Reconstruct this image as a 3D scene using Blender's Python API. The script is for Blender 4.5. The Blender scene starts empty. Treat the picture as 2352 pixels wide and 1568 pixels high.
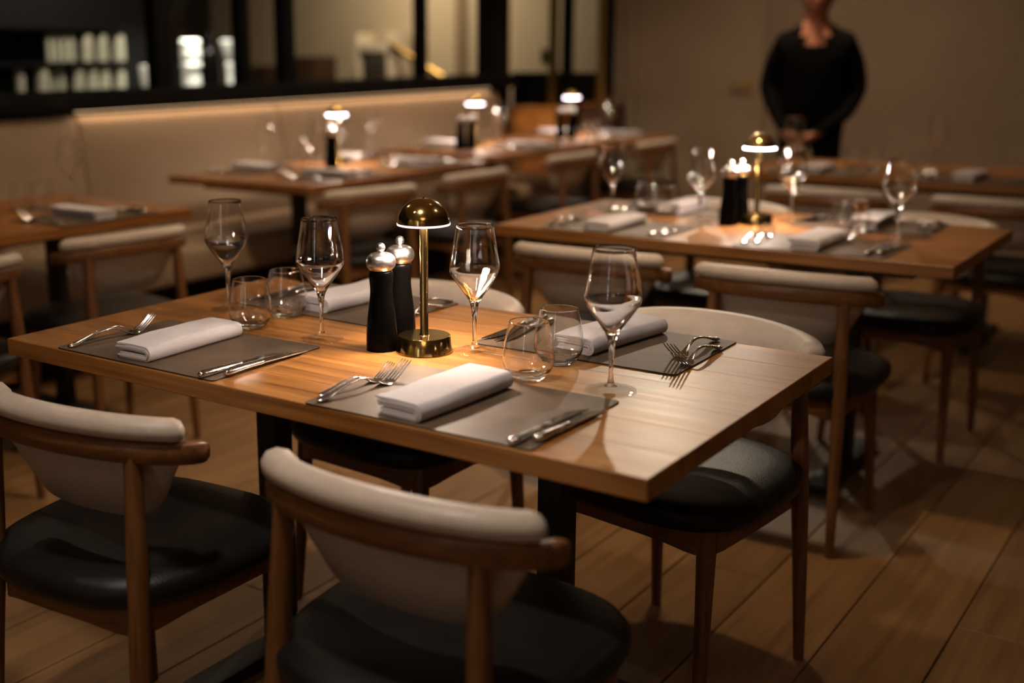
import bpy, bmesh, math, random
from mathutils import Vector, Matrix
R = math.radians
rnd = random.Random(7)
SC = bpy.context.scene
COL = SC.collection

# ------------------------------------------------------------------ camera, world, exposure, room lights
cam_d = bpy.data.cameras.new('camera')
cam = bpy.data.objects.new('camera', cam_d)
COL.objects.link(cam)
CR, CU, CF = Vector((0.8083, 0.5887, -0.0078)), Vector((-0.1206, 0.1785, 0.9765)), Vector((-0.5763, 0.7884, -0.2153))
CR = CR.normalized(); CU = (CU - CR * CU.dot(CR)).normalized(); CF = CU.cross(CR)
m = Matrix((CR, CU, -CF)).transposed().to_4x4()
m.translation = (1.361, -1.805, 1.321)
cam.matrix_world = m
cam_d.sensor_fit = 'HORIZONTAL'
cam_d.sensor_width = 36
cam_d.lens = 2740.1 * 36 / 2352
cam_d.shift_x = (1176 - 963.5) / 2352
cam_d.shift_y = (713.5 - 784) / 2352
cam_d.clip_start = 0.05
cam_d.dof.use_dof = True
cam_d.dof.focus_distance = 2.25
cam_d.dof.aperture_fstop = 1.55
SC.camera = cam

w = bpy.data.worlds.new('world'); SC.world = w; w.use_nodes = True
w.node_tree.nodes['Background'].inputs[0].default_value = (1.0, 0.72, 0.45, 1)
w.node_tree.nodes['Background'].inputs[1].default_value = 0.0
SC.view_settings.view_transform = 'Standard'
SC.view_settings.look = 'None'
SC.view_settings.exposure = 0.0
SC.view_settings.gamma = 1.0
SC.view_settings.use_curve_mapping = False
cy = SC.cycles
cy.use_denoising = True
cy.max_bounces = 10; cy.transmission_bounces = 10; cy.transparent_max_bounces = 10; cy.glossy_bounces = 5; cy.diffuse_bounces = 3
cy.caustics_refractive = True; cy.caustics_reflective = True
cy.blur_glossy = 0.3; cy.sample_clamp_indirect = 0.0; cy.sample_clamp_direct = 0.0

def lamp(name, kind, loc, power, color, aim=None, size=0.1, **k):
    d = bpy.data.lights.new(name, kind); d.energy = power; d.color = color
    o = bpy.data.objects.new(name, d); COL.objects.link(o); o.location = loc
    if kind == 'AREA':
        d.shape = k.get('shape', 'DISK'); d.size = size
        if 'size_y' in k: d.size_y = k['size_y']
        if 'spread' in k: d.spread = k['spread']
    elif kind == 'SPOT':
        d.shadow_soft_size = size; d.spot_size = k.get('cone', R(60)); d.spot_blend = k.get('blend', 0.6)
    else:
        d.shadow_soft_size = size
    if aim is not None:
        o.rotation_euler = (Vector(aim) - Vector(loc)).to_track_quat('-Z', 'Y').to_euler()
    return o
WARM = (1.0, 0.73, 0.47)
WHITE = (1.0, 0.86, 0.74)
# unseen ceiling lamps; the area ones over the tables are added overhead fill
lamp('spot_back', 'SPOT', (-1.75, 5.1, 2.72), 120, (1.0, 0.82, 0.60), (0.2, 0.3, 0.75), 0.05, cone=R(75), blend=1.0)
lamp('fill_front_table', 'AREA', (0.25, -0.95, 2.74), 6.5, WHITE, (0.25, -0.4, 0.75), 0.16, spread=R(95))
lamp('fill_middle', 'AREA', (0.1, 1.0, 2.74), 15, WARM, (-1.0, 1.8, 0.6), 0.16, spread=R(110))  # added fill, aimed toward the booth chair backs
lamp('spot_booth_a', 'AREA', (-2.2, 0.6, 2.74), 3, WARM, (-2.2, 0.6, 0.75), 0.16, spread=R(110))
lamp('spot_booth_b', 'AREA', (-2.3, 2.6, 2.74), 6, WARM, (-2.4, 2.6, 0.75), 0.16, spread=R(110))
lamp('spot_booth_c', 'AREA', (-2.3, 4.5, 2.74), 6, WARM, (-2.4, 4.5, 0.75), 0.16, spread=R(110))
lamp('spot_aisle', 'AREA', (-0.9, 4.6, 2.74), 14, WARM, (-0.9, 5.0, 0.75), 0.16, spread=R(120))
lamp('fill_behind_camera', 'AREA', (1.6, -2.4, 2.74), 3, WARM, (0.6, -0.6, 0.7), 1.0, spread=R(120))  # broad soft fill added behind the camera, no fixture
for k, u in enumerate((-1.8, 0.4, 2.6)):
    lamp('front_wall_fill', 'AREA', (u, -3.75, 2.74), 5.5, WARM, (u, -4.4, 1.3), 0.2, spread=R(130))  # added unseen lamps, brighten the front wall for brass reflections and fill
lamp('corridor_light', 'AREA', (-5.0, 6.3, 2.74), 36, WARM, (-5.2, 7.4, 1.2), 0.4, spread=R(150))
lamp('spot_divider', 'SPOT', (-2.9, 4.6, 2.72), 110, (1.0, 0.62, 0.28), (-3.10, 5.85, 0.75), 0.05, cone=R(22), blend=0.8)  # unseen orange spot, added to light up the sideboard
lamp('bar_light', 'AREA', (-4.9, 3.6, 2.6), 22, WHITE, (-5.7, 3.7, 1.1), 0.2, spread=R(120))

# ------------------------------------------------------------------ materials
def nodes(name):
    mt = bpy.data.materials.new(name); mt.use_nodes = True
    nt = mt.node_tree
    return mt, nt, nt.nodes['Principled BSDF']
def setp(b, **k):
    for a, v in k.items():
        b.inputs[a.replace('_', ' ')].default_value = v
def simple(name, col, rough=0.5, metal=0.0, bump=0.0, bscale=80, var=0.0, spec=0.5, stretch=None, vscale=None):
    mt, nt, b = nodes(name)
    b.inputs['Base Color'].default_value = (*col, 1); b.inputs['Roughness'].default_value = rough
    b.inputs['Metallic'].default_value = metal; b.inputs['Specular IOR Level'].default_value = spec
    tc = nt.nodes.new('ShaderNodeTexCoord'); src = tc.outputs['Object']
    if stretch:
        mp = nt.nodes.new('ShaderNodeMapping'); mp.inputs['Scale'].default_value = stretch
        nt.links.new(src, mp.inputs['Vector']); src = mp.outputs['Vector']
    n = nt.nodes.new('ShaderNodeTexNoise'); n.inputs['Scale'].default_value = bscale; n.inputs['Detail'].default_value = 4
    nt.links.new(src, n.inputs['Vector'])
    if var:
        n2 = nt.nodes.new('ShaderNodeTexNoise'); n2.inputs['Scale'].default_value = vscale or bscale * 0.15; n2.inputs['Detail'].default_value = 3
        nt.links.new(src, n2.inputs['Vector'])
        r = nt.nodes.new('ShaderNodeValToRGB')
        r.color_ramp.elements[0].position = 0.3; r.color_ramp.elements[1].position = 0.7
        r.color_ramp.elements[0].color = (*[c * (1 - var) for c in col], 1); r.color_ramp.elements[1].color = (*[min(1, c * (1 + var)) for c in col], 1)
        nt.links.new(n2.outputs['Fac'], r.inputs['Fac']); nt.links.new(r.outputs['Color'], b.inputs['Base Color'])
    if bump:
        bp = nt.nodes.new('ShaderNodeBump'); bp.inputs['Strength'].default_value = bump; bp.inputs['Distance'].default_value = 0.002
        nt.links.new(n.outputs['Fac'], bp.inputs['Height']); nt.links.new(bp.outputs['Normal'], b.inputs['Normal'])
    return mt
def wood(name, dark, light, axis='X', scale=1.0, rough=0.4, tone=0.25, bump=0.15):
    """grain runs along the given local axis"""
    mt, nt, b = nodes(name); L = nt.links
    tc = nt.nodes.new('ShaderNodeTexCoord'); oi = nt.nodes.new('ShaderNodeObjectInfo')
    off = nt.nodes.new('ShaderNodeVectorMath'); off.operation = 'SCALE'; off.inputs[0].default_value = (7.3, 5.1, 3.7)
    L.new(oi.outputs['Random'], off.inputs['Scale'])
    add = nt.nodes.new('ShaderNodeVectorMath'); add.operation = 'ADD'
    L.new(tc.outputs['Object'], add.inputs[0]); L.new(off.outputs[0], add.inputs[1])
    mp = nt.nodes.new('ShaderNodeMapping')
    s = {'X': (1.2, 16, 16), 'Y': (16, 1.2, 16), 'Z': (16, 16, 1.2)}[axis]
    mp.inputs['Scale'].default_value = [q * scale for q in s]
    L.new(add.outputs[0], mp.inputs['Vector'])
    n1 = nt.nodes.new('ShaderNodeTexNoise'); n1.inputs['Scale'].default_value = 1.0; n1.inputs['Detail'].default_value = 6; n1.inputs['Distortion'].default_value = 2.2
    L.new(mp.outputs[0], n1.inputs['Vector'])
    mp2 = nt.nodes.new('ShaderNodeMapping'); mp2.inputs['Scale'].default_value = [q * scale * (5 if q > 2 else 2.0) for q in s]
    L.new(add.outputs[0], mp2.inputs['Vector'])
    n2 = nt.nodes.new('ShaderNodeTexNoise'); n2.inputs['Scale'].default_value = 1.0; n2.inputs['Detail'].default_value = 4
    L.new(mp2.outputs[0], n2.inputs['Vector'])
    mx = nt.nodes.new('ShaderNodeMath'); mx.operation = 'MULTIPLY_ADD'; mx.inputs[1].default_value = 0.62
    L.new(n2.outputs['Fac'], mx.inputs[0])
    sc = nt.nodes.new('ShaderNodeMath'); sc.operation = 'MULTIPLY'; sc.inputs[1].default_value = 0.42
    L.new(n1.outputs['Fac'], sc.inputs[0]); L.new(sc.outputs[0], mx.inputs[2])
    r = nt.nodes.new('ShaderNodeValToRGB')
    r.color_ramp.elements[0].position = 0.36; r.color_ramp.elements[1].position = 0.68
    r.color_ramp.elements[0].color = (*dark, 1); r.color_ramp.elements[1].color = (*light, 1)
    L.new(mx.outputs[0], r.inputs['Fac'])
    hs = nt.nodes.new('ShaderNodeHueSaturation')
    v = nt.nodes.new('ShaderNodeMath'); v.operation = 'MULTIPLY_ADD'; v.inputs[1].default_value = tone; v.inputs[2].default_value = 1 - tone / 2
    L.new(oi.outputs['Random'], v.inputs[0]); L.new(v.outputs[0], hs.inputs['Value']); L.new(r.outputs['Color'], hs.inputs['Color'])
    L.new(hs.outputs['Color'], b.inputs['Base Color'])
    rr = nt.nodes.new('ShaderNodeMapRange'); rr.inputs['To Min'].default_value = rough - 0.06; rr.inputs['To Max'].default_value = rough + 0.08
    L.new(n2.outputs['Fac'], rr.inputs['Value']); L.new(rr.outputs[0], b.inputs['Roughness'])
    bp = nt.nodes.new('ShaderNodeBump'); bp.inputs['Strength'].default_value = bump; bp.inputs['Distance'].default_value = 0.001
    L.new(n2.outputs['Fac'], bp.inputs['Height']); L.new(bp.outputs['Normal'], b.inputs['Normal'])
    return mt
def emit(name, col, s):
    mt, nt, b = nodes(name)
    b.inputs['Base Color'].default_value = (*col, 1); b.inputs['Emission Color'].default_value = (*col, 1); b.inputs['Emission Strength'].default_value = s
    n = nt.nodes.new('ShaderNodeTexNoise'); n.inputs['Scale'].default_value = 3
    rr = nt.nodes.new('ShaderNodeMapRange'); rr.inputs['To Min'].default_value = s * 0.95; rr.inputs['To Max'].default_value = s * 1.05
    nt.links.new(n.outputs['Fac'], rr.inputs['Value']); nt.links.new(rr.outputs[0], b.inputs['Emission Strength'])
    return mt
def glass(name, rough=0.0, ior=1.47):
    mt, nt, b = nodes(name)
    setp(b, Base_Color=(1, 1, 1, 1), Roughness=rough, IOR=ior, Transmission_Weight=1.0)
    return mt
def pane_glass(name, lo=0.02, hi=0.3, pw_=4.0, tint=(0.93, 0.95, 0.94), edge=None):
    mt = bpy.data.materials.new(name); mt.use_nodes = True; nt = mt.node_tree
    for n in list(nt.nodes): nt.nodes.remove(n)
    out = nt.nodes.new('ShaderNodeOutputMaterial'); mix = nt.nodes.new('ShaderNodeMixShader')
    tr = nt.nodes.new('ShaderNodeBsdfTransparent'); gl = nt.nodes.new('ShaderNodeBsdfGlossy'); fr = nt.nodes.new('ShaderNodeMapRange'); lw = nt.nodes.new('ShaderNodeLayerWeight'); pw = nt.nodes.new('ShaderNodeMath'); pw.operation = 'POWER'; pw.inputs[1].default_value = pw_
    nt.links.new(lw.outputs['Facing'], pw.inputs[0]); nt.links.new(pw.outputs[0], fr.inputs['Value']); fr.inputs['To Min'].default_value = lo; fr.inputs['To Max'].default_value = hi
    tr.inputs['Color'].default_value = (*tint, 1); gl.inputs['Roughness'].default_value = 0.02
    if edge:
        er = nt.nodes.new('ShaderNodeValToRGB'); er.color_ramp.elements[0].color = (*tint, 1); er.color_ramp.elements[1].color = (*edge, 1); er.color_ramp.elements[0].position = 0.25
        nt.links.new(pw.outputs[0], er.inputs['Fac']); nt.links.new(er.outputs['Color'], tr.inputs['Color'])
    nt.links.new(fr.outputs[0], mix.inputs[0]); nt.links.new(tr.outputs[0], mix.inputs[1]); nt.links.new(gl.outputs[0], mix.inputs[2]); nt.links.new(mix.outputs[0], out.inputs[0])
    return mt
M = dict(
    oak_x=wood('oak_tabletop', (0.16, 0.055, 0.010), (0.37, 0.158, 0.036), 'X', 1.0, 0.37, 0.20),
    oak_y=wood('oak_tabletop_deep', (0.15, 0.048, 0.008), (0.35, 0.138, 0.030), 'Y', 1.0, 0.37, 0.20),
    chairwood=wood('oiled_chair_wood', (0.105, 0.036, 0.009), (0.215, 0.088, 0.024), 'X', 1.3, 0.42, 0.12),
    chairleg=wood('oiled_chair_leg', (0.105, 0.036, 0.009), (0.215, 0.088, 0.024), 'Z', 1.3, 0.42, 0.12),
    floorwood=wood('floor_oak', (0.17, 0.082, 0.026), (0.29, 0.155, 0.056), 'Y', 0.7, 0.5, 0.25),
    floorgap=simple('floor_gap', (0.05, 0.025, 0.01), 0.8, bump=0.1, bscale=30),
    cabinet=wood('honey_wood', (0.32, 0.13, 0.03), (0.5, 0.22, 0.06), 'X', 0.8, 0.45, 0.1),
    leather=simple('black_leather', (0.009, 0.0075, 0.0065), 0.42, bump=0.35, bscale=260, var=0.2, spec=0.28),
    cream=simple('cream_leatherette', (0.50, 0.415, 0.34), 0.46, bump=0.12, bscale=320, var=0.05),
    bench=simple('banquette_fabric', (0.29, 0.205, 0.132), 0.7, bump=0.2, bscale=300, var=0.05),
    mat=simple('brown_placemat', (0.105, 0.069, 0.043), 0.55, bump=0.25, bscale=180, var=0.22, vscale=14, spec=0.3),
    matedge=simple('dark_placemat_edge', (0.02, 0.014, 0.011), 0.5, bump=0.1),
    cloth=simple('white_napkin', (0.58, 0.54, 0.55), 0.85, bump=0.3, bscale=420, var=0.03, spec=0.2),
    brass=simple('polished_brass', (0.66, 0.45, 0.16), 0.15, 1.0, bump=0.02, bscale=200, var=0.03),
    brassdull=simple('satin_brass', (0.45, 0.30, 0.10), 0.35, 1.0, bump=0.02, bscale=200, var=0.03),
    steel=simple('cutlery_steel', (0.72, 0.69, 0.67), 0.16, 1.0, bump=0.02, bscale=300, var=0.02),
    brushed=simple('brushed_steel', (0.55, 0.52, 0.50), 0.30, 1.0, bump=0.1, bscale=60, var=0.04, stretch=(1, 1, 30)),
    mill=simple('black_lacquer', (0.0018, 0.0015, 0.0014), 0.24, spec=0.06, bump=0.03, bscale=60, var=0.1),
    iron=simple('black_iron', (0.008, 0.007, 0.006), 0.55, bump=0.1, bscale=150, var=0.1),
    frame=simple('black_frame', (0.004, 0.0035, 0.003), 0.7, spec=0.15, bump=0.05, bscale=90, var=0.1),
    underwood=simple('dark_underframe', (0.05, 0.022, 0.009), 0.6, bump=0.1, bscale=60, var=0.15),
    wall=simple('taupe_plaster', (0.22, 0.165, 0.115), 0.85, bump=0.05, bscale=120, var=0.06, vscale=2),
    darkwall=simple('dark_plaster', (0.03, 0.024, 0.02), 0.9, bump=0.05, bscale=120, var=0.08),
    palewall=simple('pale_plaster', (0.52, 0.45, 0.34), 0.85, bump=0.05, bscale=120, var=0.04, vscale=2),
    door=simple('taupe_door', (0.24, 0.18, 0.12), 0.7, bump=0.04, bscale=120, var=0.05, vscale=2),
    white=simple('white_paint', (0.62, 0.56, 0.47), 0.7, bump=0.03, bscale=80, var=0.03),
    opal=simple('opal_glass', (0.80, 0.79, 0.72), 0.25, bump=0.02, bscale=40, var=0.03),
    olive=simple('milky_glass', (0.36, 0.34, 0.25), 0.3, bump=0.02, bscale=40, var=0.25, vscale=14),
    black=simple('black_cloth', (0.003, 0.0026, 0.0026), 0.9, bump=0.2, bscale=300, var=0.1, spec=0.05),
    skin=simple('skin', (0.34, 0.13, 0.07), 0.5, bump=0.08, bscale=200, var=0.06),
    hair=simple('dark_hair', (0.02, 0.012, 0.008), 0.5, bump=0.4, bscale=150, var=0.2, stretch=(6, 6, 1)),
    lip=simple('lips', (0.30, 0.09, 0.06), 0.5, var=0.05), eye=simple('eye_white', (0.6, 0.58, 0.55), 0.2, var=0.03), iris=simple('dark_iris', (0.02, 0.012, 0.008), 0.15, var=0.05),
    glass=glass('clear_glass'), pane=pane_glass('window_pane'), thin=pane_glass('thin_glass', 0.06, 0.9, 6.0, (0.99, 0.99, 0.985), (0.5, 0.47, 0.43)),
    lampglow=emit('lamp_diffuser_glow', (1.0, 0.86, 0.86), 30.0), ring=emit('lamp_rim_glow', (1.0, 0.84, 0.95), 26.0), ring_soft=emit('lamp_rim_soft_glow', (1.0, 0.70, 0.98), 1.35),
    downlight=emit('downlight_glow', (1.0, 0.86, 0.70), 500.0), daylight=emit('evening_window_glow', (0.80, 0.88, 1.0), 4.0),
    ledstrip=emit('led_strip_glow', (1.0, 0.66, 0.36), 1.5),
)

# ------------------------------------------------------------------ mesh helpers
CACHE = {}
def finish(key, bm, mat, smooth=35):
    me = bpy.data.meshes.new(key); bm.normal_update(); bm.to_mesh(me); bm.free()
    for mm in (mat if isinstance(mat, (list, tuple)) else [mat]): me.materials.append(M[mm])
    if smooth:
        me.shade_smooth(); me.set_sharp_from_angle(angle=R(smooth))
    return me
def mesh(key, mat, fn, smooth=35, recalc=True):
    k = (key, str(mat))
    if k not in CACHE:
        bm = bmesh.new(); fn(bm)
        if recalc: bmesh.ops.recalc_face_normals(bm, faces=bm.faces[:])
        CACHE[k] = finish(key, bm, mat, smooth)
    return CACHE[k]
def obj(name, me, parent=None, loc=(0, 0, 0), rot=(0, 0, 0)):
    o = bpy.data.objects.new(name, me); COL.objects.link(o)
    o.parent = parent; o.location = loc; o.rotation_euler = rot
    return o
def thing(name, label, cat, loc, rz=0.0, group=None, rot=None):
    o = bpy.data.objects.new(name, None); COL.objects.link(o); o.empty_display_size = 0.05
    o.location = loc; o.rotation_euler = rot or (0, 0, rz)
    o['label'] = label; o['category'] = cat
    if group: o['group'] = group
    return o
def tag(o, label, cat, group=None):
    o['label'] = label; o['category'] = cat
    if group: o['group'] = group
    return o
def box(bm, x0, x1, y0, y1, z0, z1, bev=0.0, seg=2):
    g = bmesh.ops.create_cube(bm, size=1.0)
    vs = g['verts']
    for v in vs:
        v.co = Vector(((x0 + x1) / 2 + v.co.x * (x1 - x0), (y0 + y1) / 2 + v.co.y * (y1 - y0), (z0 + z1) / 2 + v.co.z * (z1 - z0)))
    if bev:
        es = list({e for v in vs for e in v.link_edges})
        bmesh.ops.bevel(bm, geom=es, offset=bev, segments=seg, affect='EDGES', profile=0.5)
def boxm(key, mat, *a, **k): return mesh(key, mat, lambda bm: box(bm, *a, **k))
def catmull(pts, n=6):
    P = [Vector(p) for p in pts]; out = []
    for i in range(len(P) - 1):
        p0 = P[max(i - 1, 0)]; p1 = P[i]; p2 = P[i + 1]; p3 = P[min(i + 2, len(P) - 1)]
        for j in range(n):
            t = j / n
            out.append(0.5 * ((2 * p1) + (p2 - p0) * t + (2 * p0 - 5 * p1 + 4 * p2 - p3) * t * t + (3 * p1 - p0 - 3 * p2 + p3) * t ** 3))
    out.append(P[-1]); return out
def lathe(bm, prof, n=40, sm=0, cap=True):
    """prof: list of (r, z)"""
    pr = [(p[0], p[1]) for p in (catmull([(a, b, 0) for a, b in prof], sm) if sm else prof)]
    rings = []
    for r, z in pr:
        r = max(r, 0.0)
        if r < 1e-5: rings.append([bm.verts.new((0, 0, z))])
        else: rings.append([bm.verts.new((r * math.cos(2 * math.pi * i / n), r * math.sin(2 * math.pi * i / n), z)) for i in range(n)])
    for a, b in zip(rings, rings[1:]):
        for i in range(n):
            j = (i + 1) % n
            if len(a) == 1 and len(b) == 1: break
            if len(a) == 1: bm.faces.new((a[0], b[j], b[i]))
            elif len(b) == 1: bm.faces.new((a[i], a[j], b[0]))
            else: bm.faces.new((a[i], a[j], b[j], b[i]))
    if cap:
        for rg in (rings[0], rings[-1]):
            if len(rg) > 1: bm.faces.new(rg)
def loft(bm, secs, closed=True, cap=True):
    """secs: list of lists of Vectors with equal count"""
    rs = [[bm.verts.new(p) for p in s] for s in secs]
    n = len(rs[0])
    for a, b in zip(rs, rs[1:]):
        for i in range(n if closed else n - 1):
            j = (i + 1) % n
            bm.faces.new((a[i], a[j], b[j], b[i]))
    if cap and closed:
        bm.faces.new(rs[0]); bm.faces.new(rs[-1])
    return rs
def sweep(bm, pts, rads, n=10, up=(0, 0, 1), sm=5, power=2.0):
    """pts path; rads list of (half_width, half_thickness)"""
    P = catmull(pts, sm) if sm else [Vector(p) for p in pts]
    Q = catmull([(a[0], a[1], 0) for a in rads], sm) if sm else [Vector((a[0], a[1], 0)) for a in rads]
    secs = []
    for i, p in enumerate(P):
        t = (P[min(i + 1, len(P) - 1)] - P[max(i - 1, 0)]).normalized()
        s = Vector(up).cross(t)
        if s.length < 1e-4: s = Vector((1, 0, 0)).cross(t)
        s.normalize(); u = t.cross(s)
        ring = []
        for k in range(n):
            a = 2 * math.pi * k / n; c, sn = math.cos(a), math.sin(a)
            c = math.copysign(abs(c) ** (2 / power), c); sn = math.copysign(abs(sn) ** (2 / power), sn)
            ring.append(p + s * (c * max(Q[i].x, 2e-4)) + u * (sn * max(Q[i].y, 2e-4)))
        secs.append(ring)
    loft(bm, secs)

# ------------------------------------------------------------------ room shell
def struct(name, me, loc=(0, 0, 0), parent=None):
    o = obj(name, me, parent, loc)
    if parent is None: o['kind'] = 'structure'
    return o
floor = struct('floor', boxm('floor_slab', 'floorgap', -8.8, 3.6, -4.4, 7.6, -0.12, -0.006))
PW = 0.225
for i in range(-17, 15):
    u = -0.039 + i * PW
    if u < -3.35 or u + PW > 3.6: continue
    y = -4.4 + (i * 0.77) % 2.3 - 2.3
    while y < 6.24:
        y0, y1 = max(y, -4.4), min(y + 2.3, 6.24)
        if y1 - y0 > 0.1:
            L = round(y1 - y0, 2)
            obj('plank', mesh('plank%.2f' % L, 'floorwood', lambda bm: box(bm, 0.002, PW - 0.002, 0.0015, L - 0.0015, -0.02, 0.0, 0.0012, 1), 0), floor, (u, y0, 0))
        y += 2.3
struct('ceiling', boxm('ceiling_slab', 'white', -8.8, 3.7, -4.5, 7.6, 2.8, 2.9))
for k, u in enumerate((-2.6, -1.5, -0.4, 0.7, 1.8, 2.9)):
    struct('trim_%d' % (3 + k), boxm('front_post%d' % k, 'frame', u - 0.07, u + 0.07, -4.4, -4.33, 0.0, 2.8))
struct('wall_right', boxm('wall_right_m', 'wall', 3.6, 3.7, -4.4, 6.3, -0.1, 2.8))
struct('wall_front', boxm('wall_front_m', 'palewall', -3.3, 3.7, -4.5, -4.4, -0.1, 2.8))
wb = struct('wall_back', boxm('wall_back_m', 'wall', -2.74, 3.6, 6.24, 6.36, -0.1, 2.8))
struct('wall_left', boxm('wall_left_m', 'darkwall', -3.42, -3.30, -4.4, 5.57, -0.1, 1.04))
struct('wall_far', boxm('wall_far_m', 'palewall', -8.7, -2.2, 7.4, 7.5, -0.1, 2.8))
struct('wall_bar', boxm('wall_bar_m', 'darkwall', -8.8, -8.7, -4.4, 7.5, -0.1, 2.8))
# door in the back wall
dr = struct('door_1', boxm('door_leaf', 'door', -2.55, -1.66, 6.222, 6.246, 0.005, 2.08, bev=0.003))
for nm, a in (('door_frame', (-1.655, -1.60)), ('door_frame', (-2.62, -2.555))):
    obj(nm, boxm('jamb%.2f' % a[0], 'door', a[0], a[1], 6.212, 6.25, 0.0, 2.14, bev=0.003), dr)
obj('door_frame', boxm('door_head', 'door', -2.62, -1.60, 6.212, 6.25, 2.085, 2.14, bev=0.003), dr)
def handle(bm):
    box(bm, -1.715, -1.682, 6.214, 6.224, 0.97, 1.10, 0.004)
    sweep(bm, [(-1.70, 6.22, 1.055), (-1.70, 6.19, 1.055), (-1.70, 6.172, 1.055)], [(0.009, 0.009)] * 3, 10, (1, 0, 0))
    sweep(bm, [(-1.69, 6.172, 1.055), (-1.74, 6.168, 1.056), (-1.825, 6.170, 1.054)], [(0.011, 0.013), (0.010, 0.012), (0.008, 0.011)], 10)
obj('handle', mesh('door_handle', 'brassdull', handle), dr)['label'] = 'brass lever handle'
# glazed partition over the banquette
pf = struct('window_1', boxm('sill', 'frame', -3.42, -3.15, -4.4, 5.57, 1.046, 1.135, bev=0.006))
for v0, v1 in ((1.0, 1.07), (2.37, 2.475), (2.98, 3.04), (3.32, 3.405), (4.645, 4.70), (5.40, 5.57)):
    obj('mullion', boxm('mull%.2f' % v0, 'frame', -3.39, -3.31, v0, v1, 1.13, 2.62), pf)
obj('head_rail', boxm('mullhead', 'frame', -3.40, -3.30, -4.4, 5.57, 2.6, 2.8), pf)
for v0, v1 in ((-4.4, 1.0), (1.07, 2.37), (2.475, 2.98), (3.04, 3.32), (3.405, 4.645), (4.70, 5.40)):
    obj('pane', boxm('pane%.2f' % v0, 'pane', -3.352, -3.348, v0, v1, 1.13, 2.61), pf)
led = obj('led_strip', boxm('led', 'ledstrip', -3.196, -3.184, 1.75, 5.26, 1.041, 1.046), pf)
lamp('cove_light', 'AREA', (-3.17, 3.5, 1.040), 2.2, (1.0, 0.68, 0.42), (-3.17, 3.5, 0), 0.02, shape='RECTANGLE', size_y=3.5)
# glazed divider beside the booth, in line with the back wall
dv = struct('window_2', boxm('divider_low', 'frame', -3.62, -2.85, 6.26, 6.32, 0.0, 1.13))
obj('post', boxm('post_a', 'frame', -3.18, -3.13, 6.24, 6.34, 0.0, 2.8), dv)
obj('post', boxm('post_b', 'frame', -2.80, -2.745, 6.22, 6.36, 0.0, 2.8), dv)
obj('post', boxm('post_c', 'frame', -3.86, -3.70, 6.24, 6.34, 0.0, 2.8), dv)
for u in (-3.665, -3.24, -2.83):
    obj('brass_post', mesh('brass_post%.2f' % u, 'brassdull', lambda bm: box(bm, u - 0.03, u + 0.03, 6.20, 6.25, 0.0, 2.8, 0.006)), dv)
obj('pane', boxm('div_pane_a', 'pane', -3.63, -3.18, 6.288, 6.292, 1.13, 2.8), dv)
obj('pane', boxm('div_pane_b', 'pane', -3.13, -2.85, 6.288, 6.292, 1.13, 2.8), dv)
struct('trim_1', boxm('end_post', 'frame', -3.40, -3.25, 5.46, 5.60, 0.0, 2.8))

# ceiling downlights and the tall evening window behind the camera (seen only as reflections in glass and brass)
cl = bpy.data.objects['ceiling']
for x, y in ((-2.45, 0.6), (-2.45, 3.5), (-0.6, -1.2), (1.3, 1.0), (-0.9, 4.9)):
    dl = obj('downlight', mesh('downlight_trim', 'brushed', lambda bm: lathe(bm, [(0.032, 0.0), (0.050, -0.004), (0.052, 0.0), (0.032, 0.010)], 24, 0, False)), cl, (x, y, 2.798))
    obj('bulb', mesh('downlight_bulb', 'downlight', lambda bm: lathe(bm, [(0, -0.001), (0.030, -0.001), (0.030, 0.001), (0, 0.001)], 20)), dl)
wn = struct('window_3', boxm('tall_window', 'daylight', 0.66, 0.94, -4.40, -4.385, 0.85, 2.3))
for z0, z1 in ((0.80, 0.85), (1.55, 1.60), (2.30, 2.35)): obj('window_bar', boxm('wbar%.2f' % z0, 'frame', 0.62, 0.98, -4.40, -4.37, z0, z1), wn)
# ------------------------------------------------------------------ banquette
bq = thing('banquette', 'long beige upholstered banquette under the black framed windows', 'bench', (0, 0, 0))
def back_pad(v0, v1):
    def f(bm):
        prof = [(-3.10, 0.45), (-3.115, 0.62), (-3.15, 0.85), (-3.172, 0.985), (-3.185, 1.012), (-3.205, 1.024), (-3.235, 1.026), (-3.29, 1.02), (-3.29, 0.45)]
        secs = []
        N = [(v0, 0.012), (v0 + 0.004, 0.004), (v0 + 0.014, 0.0), (v1 - 0.014, 0.0), (v1 - 0.004, 0.004), (v1, 0.012)]
        for v, d in N:
            secs.append([Vector((x - d if i < 6 else x, v, z - (d if i >= 3 and i < 8 else 0))) for i, (x, z) in enumerate(prof)])
        loft(bm, secs)
    return f
edges = [-2.3, -0.95, 0.40, 1.752, 3.105, 5.36]
for a, b in zip(edges, edges[1:]):
    obj('back_cushion', mesh('back_pad%.2f' % a, 'bench', back_pad(a + 0.002, b - 0.002), 30), bq)
    def seatf(bm, a=a, b=b): box(bm, -3.10, -2.51, a + 0.002, b - 0.002, 0.31, 0.468, 0.035, 4)
    obj('seat_cushion', mesh('seat_pad%.2f' % a, 'bench', seatf, 30), bq)
obj('plinth', boxm('bq_plinth', 'frame', -3.28, -2.66, -2.3, 5.36, 0.0, 0.31), bq)
obj('end_panel', boxm('bq_end', 'frame', -3.29, -2.56, 5.362, 5.39, 0.0, 0.31, bev=0.005), bq)

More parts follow.
